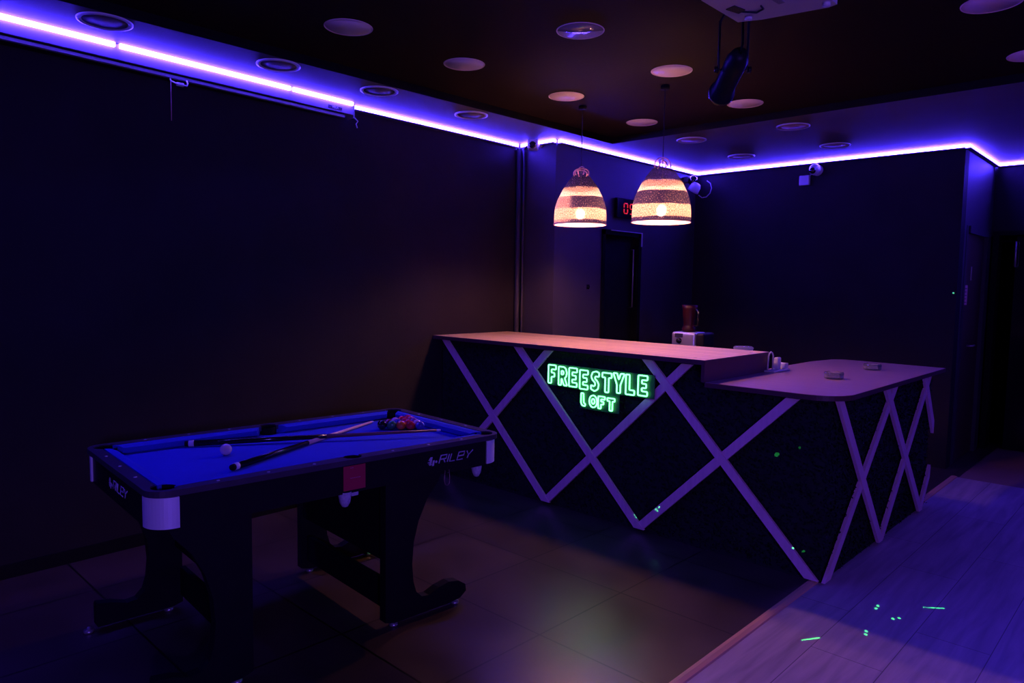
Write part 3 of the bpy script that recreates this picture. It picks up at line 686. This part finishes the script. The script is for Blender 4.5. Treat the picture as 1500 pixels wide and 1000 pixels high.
bl = thing('blender', (-2.75, 4.84, .90), 'steel kitchen blender with red jug behind the raised bar top', 'blender')
MB().bbox((-2.865, 4.75, .9005), (-2.665, 4.93, 1.165), .02, 4).build('motor_base', M['steel'], bl)
MB().bbox((-2.662, 4.76, .902), (-2.60, 4.93, 1.163), .012).build('side_panel', M['black'], bl)
MB().bbox((-2.83, 4.744, 1.125), (-2.765, 4.752, 1.155), .002).build('display', M['ink'], bl)
MB().lathe([(.001, .014), (.018, .012), (.02, 0), (.024, -.004)], (-2.795, 4.748, 1.10), 20, mtx=Matrix.Rotation(PI/2, 4, 'X')).build('dial', M['black_gloss'], bl)
MB().lathe([(.001, 0), (.05, 0), (.055, .02), (.045, .04), (.042, .05), (.055, .17), (.058, .20), (.001, .20)], (-2.765, 4.84, 1.166), 24).build('jug', M['red_glass'], bl)
MB().tube([(-2.71, 4.82, 1.21), (-2.67, 4.80, 1.22), (-2.67, 4.80, 1.32), (-2.708, 4.82, 1.34)], .008, 8).build('jug_handle', M['black_gloss'], bl)
cn = thing('canister', (-2.21, 4.6, .90), 'squat pale canister peeping over the back edge of the raised bar top', 'canister')
MB().lathe([(.001, 0), (.058, 0), (.062, .01), (.062, .185), (.058, .192), (.001, .192)], (-2.21, 4.6, .9005), 28).build('body', M['white_plastic'], cn)
MB().lathe([(.0625, 0), (.0665, .002), (.0665, .014), (.055, .022), (.001, .024)], (-2.21, 4.6, .9005+.185), 28).build('lid', M['glass'], cn)

# ------------------------------------------------------------------ pool table (local frame: y = long axis, +x towards the camera)
TC = (-2.862, 1.665); TR = math.radians(-3.7)
pt = thing('pool_table', (*TC, 0), 'black folding pool table with bright blue cloth', 'pool table', rz=TR)
HL, HW = .785, .455; TZ = .79
bedz = .750
def rrect(hl, hw, r, n=6):
    return arc(hw-r, hl-r, r, 0, 90, n)[:] + arc(-hw+r, hl-r, r, 90, 180, n) + arc(-hw+r, -hl+r, r, 180, 270, n) + arc(hw-r, -hl+r, r, 270, 360, n)
iw, il = HW-.055, HL-.055
cr, mr = .046, .040
def pocket_outline(w, l, out=True):
    P = []
    def A(cx, cy, r, a0, a1): P.extend(arc(cx, cy, r, a0, a1, 8))
    A(w-.012, l-.012, cr, -65, 155)            # top right, bulging outward
    A(-w+.012, l-.012, cr, 25, 245)
    A(-w-.006, 0, mr, 70, 290) if out else None
    A(-w+.012, -l+.012, cr, 115, 335)
    A(w-.012, -l+.012, cr, 205, 425)
    A(w+.006, 0, mr, -110, 110) if out else None
    return P
inner = pocket_outline(iw, il)
MB().ring_prism(rrect(HL, HW, .07), inner, .768, TZ).build('top_rail', M['rail'], pt, local=True)
ap = MB()
ap.ring_prism(rrect(HL-.012, HW-.012, .075), rrect(HL-.035, HW-.035, .06), .650, .7675)
ap.build('apron', M['black'], pt, local=True)
# bed with pocket notches
def bed_outline(w, l):
    P = []
    P += arc(w, l, cr+.004, 270, 180, 6)[:]
    P += arc(-w, l, cr+.004, 0, -90, 6)
    P += arc(-w, 0, mr, 90, -90, 8)
    P += arc(-w, -l, cr+.004, 90, 0, 6)
    P += arc(w, -l, cr+.004, 180, 90, 6)
    P += arc(w, 0, mr, 270, 90, 8)
    return P
bo = bed_outline(iw, il)[::-1]
MB().prism(bo, .016, 'z', bedz-.016).build('bed_cloth', M['cloth'], pt, local=True)
MB().box((-iw-.012, -il-.012, .655), (iw+.012, il+.012, .665)).build('underside', M['black_matte'], pt, local=True)
cw = .042
def cushion(a, b, nrm):
    """cushion nose from a to b, nrm points onto the playing field"""
    A = Vector((*a, 0)); B = Vector((*b, 0)); d = (B-A).normalized(); nn = Vector((*nrm, 0)); c = .034
    k = MB(); vs = []
    prof = [(0, bedz+.0), (0, TZ-.001), (cw*.55, TZ-.002), (cw, TZ-.010), (cw*.82, bedz+.006), (cw*.6, bedz)]
    for P_, s_ in ((A, 1), (B, -1)):
        for t, z in prof: vs.append(P_ + nn*t + d*s_*c*(t/cw) + Vector((0, 0, z)))
    n = len(prof)
    k.add(vs, [list(range(n))[::-1], list(range(n, 2*n))]+[(i, (i+1) % n, n+(i+1) % n, n+i) for i in range(n)])
    return k
pk = .042
for s_ in (1, -1):
    cushion((-iw+pk, s_*il), (iw-pk, s_*il), (0, -s_)).build('cushion', M['cloth'], pt, local=True)
    for t in (1, -1):
        cushion((s_*iw, t*pk), (s_*iw, t*(il-pk)), (-s_, 0)).build('cushion', M['cloth'], pt, local=True)
def pocket(x, y, r):
    MB().lathe([(r, .785), (r, .70), (r*.9, .675), (.001, .67)], (x, y, 0), 20).build('pocket', M['black_matte'], pt, local=True)
for sx in (1, -1):
    for sy in (1, -1): pocket(sx*(iw-.012), sy*(il-.012), cr-.0015)
    pocket(sx*(iw+.006), 0, mr-.0015)
# sights
sight = None
def put_sight(x, y):
    global sight
    if sight is None:
        sight = MB().lathe([(.0065, 0), (.0065, .0012), (.0003, .0014)], (0, 0, 0), 8).build('sight', M['logo'], pt, local=True); sight.location = (x, y, TZ)
    else:
        c = sight.copy(); COL.objects.link(c); c.parent = pt; c.location = (x, y, TZ)
for s_ in (1, -1):
    for k_ in (-.55, -.365, -.18, .18, .365, .55): put_sight(s_*(HW-.026), k_)
    for k_ in (-.2, 0, .2): put_sight(k_, s_*(HL-.026))
# corner caps
def cap(sx, sy):
    a0 = {(1, 1): 0, (-1, 1): 90, (-1, -1): 180, (1, -1): 270}[(sx, sy)]
    r = .078; cx, cy = sx*(HW-.010-r), sy*(HL-.010-r)
    o_ = arc(cx, cy, r+.006, a0-6, a0+96, 12); i_ = arc(cx, cy, r-.002, a0-6, a0+96, 12)
    n = len(o_)
    vs = [(x, y, z) for z in (.656, .764) for L in (o_, i_) for x, y in L]
    fs = []
    for i in range(n-1):
        fs += [(i, i+1, 2*n+i+1, 2*n+i), (n+i+1, n+i, 3*n+i, 3*n+i+1), (i+1, i, n+i, n+i+1), (2*n+i, 2*n+i+1, 3*n+i+1, 3*n+i)]
    fs += [(0, 2*n, 3*n, n), (n-1, 2*n-1, 4*n-1, 3*n-1)]
    MB().add(vs, fs).build('corner_cap', M['silver'], pt, local=True)
for sx in (1, -1):
    for sy in (1, -1): cap(sx, sy)
# logos
Rside = Matrix.Rotation(PI/2, 4, 'Z') @ Matrix.Rotation(PI/2, 4, 'X')      # reads along +y, facing +x
def logo(mtx):
    strokes = {'R': [[(0, 0), (0, 1), (1, 1), (1, .5), (.08, .5)], [(.6, .5), (1.02, 0)]], 'I': [[(0, 0), (0, 1)]], 'L': [[(0, 1), (0, 0), (1, 0)]],
               'e': [[(.12, .5), (1, .5), (1, 1), (0, 1), (0, 0), (1, 0)]], 'Y': [[(0, 1), (.48, .42), (1.05, 1)], [(.48, .42), (.40, 0)]]}
    x = -.058
    for ch, wd in (('R', .030), ('I', .0), ('L', .026), ('e', .030), ('Y', .030)):
        k = MB()
        for P in strokes[ch]: k.tube([(x+px*wd+pz*.034*.33, pz*.034-.014, .0006) for px, pz in P], .0031, 6)
        x += wd+.0115
        g = k.build('logo_letter', M['logo'], pt, local=True); g.data.transform(mtx @ Matrix.Diagonal((1.12, 1, .4, 1)))
    k = MB(); k.prism([(-.118, -.016), (-.108, -.016), (-.100, .020), (-.112, .020), (-.122, .006), (-.114, .006)], .0012).prism([(-.103, -.020), (-.093, -.020), (-.088, .004), (-.098, .004)], .0012)
    k.lathe([(.006, 0), (.006, .0012), (.0003, .0013)], (-.080, -.004, 0), 10)
    for q in range(3): k.prism([(-.126+q*.004, -.004-q*.006), (-.112+q*.004, -.002-q*.006), (-.112+q*.004, .001-q*.006), (-.126+q*.004, -.001-q*.006)], .0012)
    g = k.build('logo_mark', M['logo'], pt, local=True); g.data.transform(mtx)
logo(Matrix.Translation((HW-.0115, .478, .715)) @ Rside)
logo(Matrix.Translation((.02, -HL+.0115, .71)) @ Matrix.Rotation(PI/2, 4, 'X') @ Matrix.Diagonal((1.0, 1.0, 1, 1)))
# red card on the near side
MB().box((HW-.0115, -.062, .662), (HW-.0095, .038, .762)).build('red_sticker', M['red_card'], pt, local=True)
for z, a_, b_ in ((.752, -.03, -.015), (.71, -.03, .012)):
    y = a_; k = MB()
    while y < b_: k.box((HW-.0094, y, z), (HW-.009, y+.003, z+.002)); y += .008
    k.build('printed_text', M['logo'], pt, local=True)
def cup(x, y, s=1.):
    MB().lathe([(.001, -.062*s), (.012*s, -.058*s), (.022*s, -.04*s), (.026*s, -.015*s), (.027*s, .004)], (x, y, .652), 16).build('ball_cup', M['cup'], pt, local=True)
cup(HW-.03, -.045); cup(HW-.04, HL-.13, .95)
MB().bbox((HW-.04, -.02, .632), (HW-.018, .012, .652), .004).build('cup_clip', M['cup'], pt, local=True)
MB().tube([(HW-.008, .445, .665), (HW-.006, .440, .62), (HW-.006, .446, .600), (HW-.006, .458, .595), (HW-.006, .468, .602), (HW-.006, .470, .63), (HW-.008, .468, .665)], .0022, 5).build('chain_loop', M['chain'], pt, local=True)
# legs
LO = [(.155, .650), (.155, .035), (.20, .022), (.50, .022), (.565, .03), (.60, .055), (.595, .088), (.555, .115), (.50, .125), (.44, .115), (.385, .095), (.345, .10), (.315, .13), (.30, .18), (.292, .26), (.30, .36), (.325, .45), (.37, .54), (.43, .61), (.45, .650)]
def leg(x, sgn, off):
    P = [((y if sgn > 0 else -y+off), z) for y, z in LO]
    if sgn < 0: P = [(max(y, -.775), z) for y, z in P]; P = P[::-1]
    o = MB().prism(P[::-1] if sgn > 0 else P[::-1], .045, 'x', x).build('leg', M['black'], pt, local=True)
    for yy in ((.21, .55) if sgn > 0 else (-.21+off, -.53+off)):
        lv = MB().lathe([(.018, 0), (.02, .004), (.02, .012), (.007, .014), (.007, .024)], (x+.022, yy, 0.0005), 14, cap=True).build('leveller', M['steel'], o, local=True)
for x in (HW-.085, -HW+.04): leg(x, 1, 0); leg(x, -1, -.27)
for yy in (.165, -.455):
    MB().box((-HW+.086, yy, .30), (HW-.086, yy+.022, .635)).box((-HW+.086, yy+.02, .07), (HW-.086, yy+.042, .20)).build('cross_panel', M['black_matte'], pt, local=True)
# balls
def w2(p): return p
cols = [('yellow', (.55, .30, .03)), ('orange', (.60, .12, .02)), ('red', (.50, .01, .02)), ('maroon', (.22, .01, .03)), ('dark blue', (.03, .03, .30)), ('purple', (.22, .05, .30)), ('green', (.02, .14, .06)), ('black', (.012, .012, .014)),
        ('pale red-striped', (.55, .10, .16)), ('pale violet', (.45, .25, .45)), ('crimson', (.55, .015, .05))]
bm_ = {n_: mat('ball_'+n_.replace(' ', '_').replace('-', '_'), c_, .09, coat=1., var=.1) for n_, c_ in cols}
rb = .0245
A = Vector((-2.945, 2.142))*1.009; B = Vector((-2.795, 2.270))*1.009; 
ex = (B-A).normalized(); ey = Vector((-ex.y, ex.x))
lay = [['black', 'green', 'orange', 'red', 'dark blue'], ['maroon', 'dark blue', 'crimson', 'pale violet'], ['pale violet', 'crimson', 'purple'], ['red', 'pale red-striped'], ['crimson']]
rowname = ['row nearest the camera', 'second row', 'third row', 'fourth row', 'far tip']
place = ['leftmost', 'second from the left', 'middle', 'second from the right', 'rightmost']
first = None
for i, row in enumerate(lay):
    for j, cn_ in enumerate(row):
        p = A + ex*(2*rb*1.003*(j+i*.5)) + ey*(2*rb*1.003*i*math.sqrt(3)/2)
        loc = Vector((p.x, p.y, bedz+rb))
        lab = '%s pool ball in the racked triangle, %s, %s' % (cn_, rowname[i], {5: place, 4: ['leftmost', 'second from the left', 'second from the right', 'rightmost'], 3: ['left', 'middle', 'right'], 2: ['left', 'right'], 1: ['alone']}[len(row)][j])
        o = MB().ball((0, 0, 0), rb, 20, 12).build('pool_ball', bm_[cn_]); o.location = loc
        tag(o, lab, 'pool ball', 'racked pool balls on the blue cloth')
o = MB().ball((0, 0, 0), rb*1.03, 28, 16).build('cue_ball', mat('ball_white', (.62, .52, .56), .12, coat=1., var=.05)); o.location = (-2.970, 1.345, bedz+rb*1.03)
tag(o, 'single off-white cue ball alone on the blue cloth', 'cue ball')
# cues
def cue(butt, tip, label, shaft, rj):
    b_ = Vector(butt); t_ = Vector(tip); d_ = t_-b_; r = thing('pool_cue', b_, label, 'pool cue', None)
    def seg(s0, s1, r0, r1, name, m): MB().tube([b_+d_*s0, b_+d_*(s0*.5+s1*.5), b_+d_*s1], [r0, (r0+r1)/2, r1], 14).build(name, m, r)
    seg(-.022, -.008, .0115, .0135, 'rubber_bumper', M['black_matte'])
    seg(-.008, .012, .0142, .0142, 'butt_ring', M['rubber'])
    seg(.012, rj, .0140, .0105, 'butt', M['black_gloss'])
    seg(rj, .982, .0098, .0056, 'shaft', shaft)
    seg(.982, .992, .0056, .0056, 'ferrule', M['rubber'])
    seg(.992, 1.0, .0055, .0045, 'tip', M['rubber'])
cue((-3.224, 1.300, .7660), (-2.650, 2.278, .7800), 'pool cue with black butt and dark shaft lying across on top, tip beyond the rack', M['cue_dark'], .52)
cue((-2.710, 1.265, .7650), (-3.151, 2.231, .7565), 'pool cue with black butt and pale pink maple shaft lying underneath', M['maple'], .45)

# ------------------------------------------------------------------ laser pattern projector (real light through a gobo of small holes)
LP = Vector((.9, .3, 2.6))
tg = []
def dot(x, y, z, r=.007): tg.append(((Vector((x, y, z))-LP).normalized(), r/(Vector((x, y, z))-LP).length))
for x, y in ((-1.004, 3.610), (-1.001, 3.572), (-.911, 3.515), (-.893, 3.543), (-.959, 3.300), (-.950, 3.265)): dot(x, y, 0, .0065)
for i in range(8): dot(-1.128+.045*i/7, 3.015+.072*i/7, 0, .0045)
for i in range(9): dot(-.844+.073*i/8, 3.753+.055*i/8, 0, .0038)
for x, z, q in ((-1.53, .644, .011), (-1.415, .70, .006), (-2.410, .105, .005), (-2.390, .097, .005), (-2.400, .088, .004), (-2.262, .173, .005), (-2.239, .191, .005), (-2.250, .165, .004), (-1.432, .159, .007), (-1.37, .165, .007)): dot(x, 3.645, z, q)
dot(-1.753, 2.29, 0, .004)
ld = bpy.data.lights.new('laser', 'SPOT'); ld.energy = 90; ld.color = (.06, 1., .22); ld.shadow_soft_size = 0.0; ld.spot_size = math.radians(110); ld.spot_blend = 0.
ld.use_nodes = True; nt = ld.node_tree; em = nt.nodes['Emission']
ge = nt.nodes.new('ShaderNodeNewGeometry'); tot = None
for dv, ar in tg:
    vm = nt.nodes.new('ShaderNodeVectorMath'); vm.operation = 'DOT_PRODUCT'; vm.inputs[1].default_value = tuple(-dv)
    nt.links.new(ge.outputs['Incoming'], vm.inputs[0])
    g = mth(nt, 'GREATER_THAN', mth(nt, 'ABSOLUTE', vm.outputs['Value']), math.cos(ar))
    tot = g if tot is None else mth(nt, 'MAXIMUM', tot, g)
nt.links.new(mth(nt, 'MULTIPLY', tot, 60.), em.inputs['Strength'])
lo = bpy.data.objects.new('laser', ld); COL.objects.link(lo); lo.location = LP
lo.rotation_euler = (Vector((-1.4, 3.4, .3))-LP).to_track_quat('-Z', 'Y').to_euler()

# ------------------------------------------------------------------ violet wash light on the right-hand wall (outside the photo)
wl = bpy.data.lights.new('wash_light', 'AREA'); wl.shape = 'RECTANGLE'; wl.size = .5; wl.size_y = .25; wl.energy = 130; wl.color = (.19, .085, 1.0)
wo = bpy.data.objects.new('wash_light', wl); COL.objects.link(wo); wo.location = (3.15, -1.2, 1.9)
wo.rotation_euler = (Vector((-2.4, 3.0, .5))-wo.location).to_track_quat('-Z', 'Y').to_euler()

# ------------------------------------------------------------------ world, camera
w = bpy.data.worlds.new('world'); S.world = w; w.use_nodes = True
w.node_tree.nodes['Background'].inputs[0].default_value = (0, 0, 0, 1)
cam = bpy.data.cameras.new('camera'); co = bpy.data.objects.new('camera', cam); COL.objects.link(co)
yaw, pit, rol = (math.radians(v) for v in (-43.65, -4.55, .9))
f = Vector((math.sin(yaw)*math.cos(pit), math.cos(yaw)*math.cos(pit), math.sin(pit)))
r = Vector((math.cos(yaw), -math.sin(yaw), 0)); u = r.cross(f)
r2 = r*math.cos(rol)+u*math.sin(rol); u2 = -r*math.sin(rol)+u*math.cos(rol)
mx = Matrix((r2, u2, -f)).transposed().to_4x4(); mx.translation = (0, 0, 1.5)
co.matrix_world = mx
cam.sensor_width = 36; cam.lens = 1048/1500*36; cam.clip_start = .05
S.camera = co
S.view_settings.view_transform = 'Standard'; S.view_settings.look = 'None'; S.view_settings.gamma = 1; S.view_settings.exposure = 0
S.view_settings.use_curve_mapping = False
S.cycles.max_bounces = 6; S.cycles.diffuse_bounces = 4; S.cycles.glossy_bounces = 3; S.cycles.transmission_bounces = 6
S.cycles.sample_clamp_indirect = 3.0
S.cycles.use_denoising = True
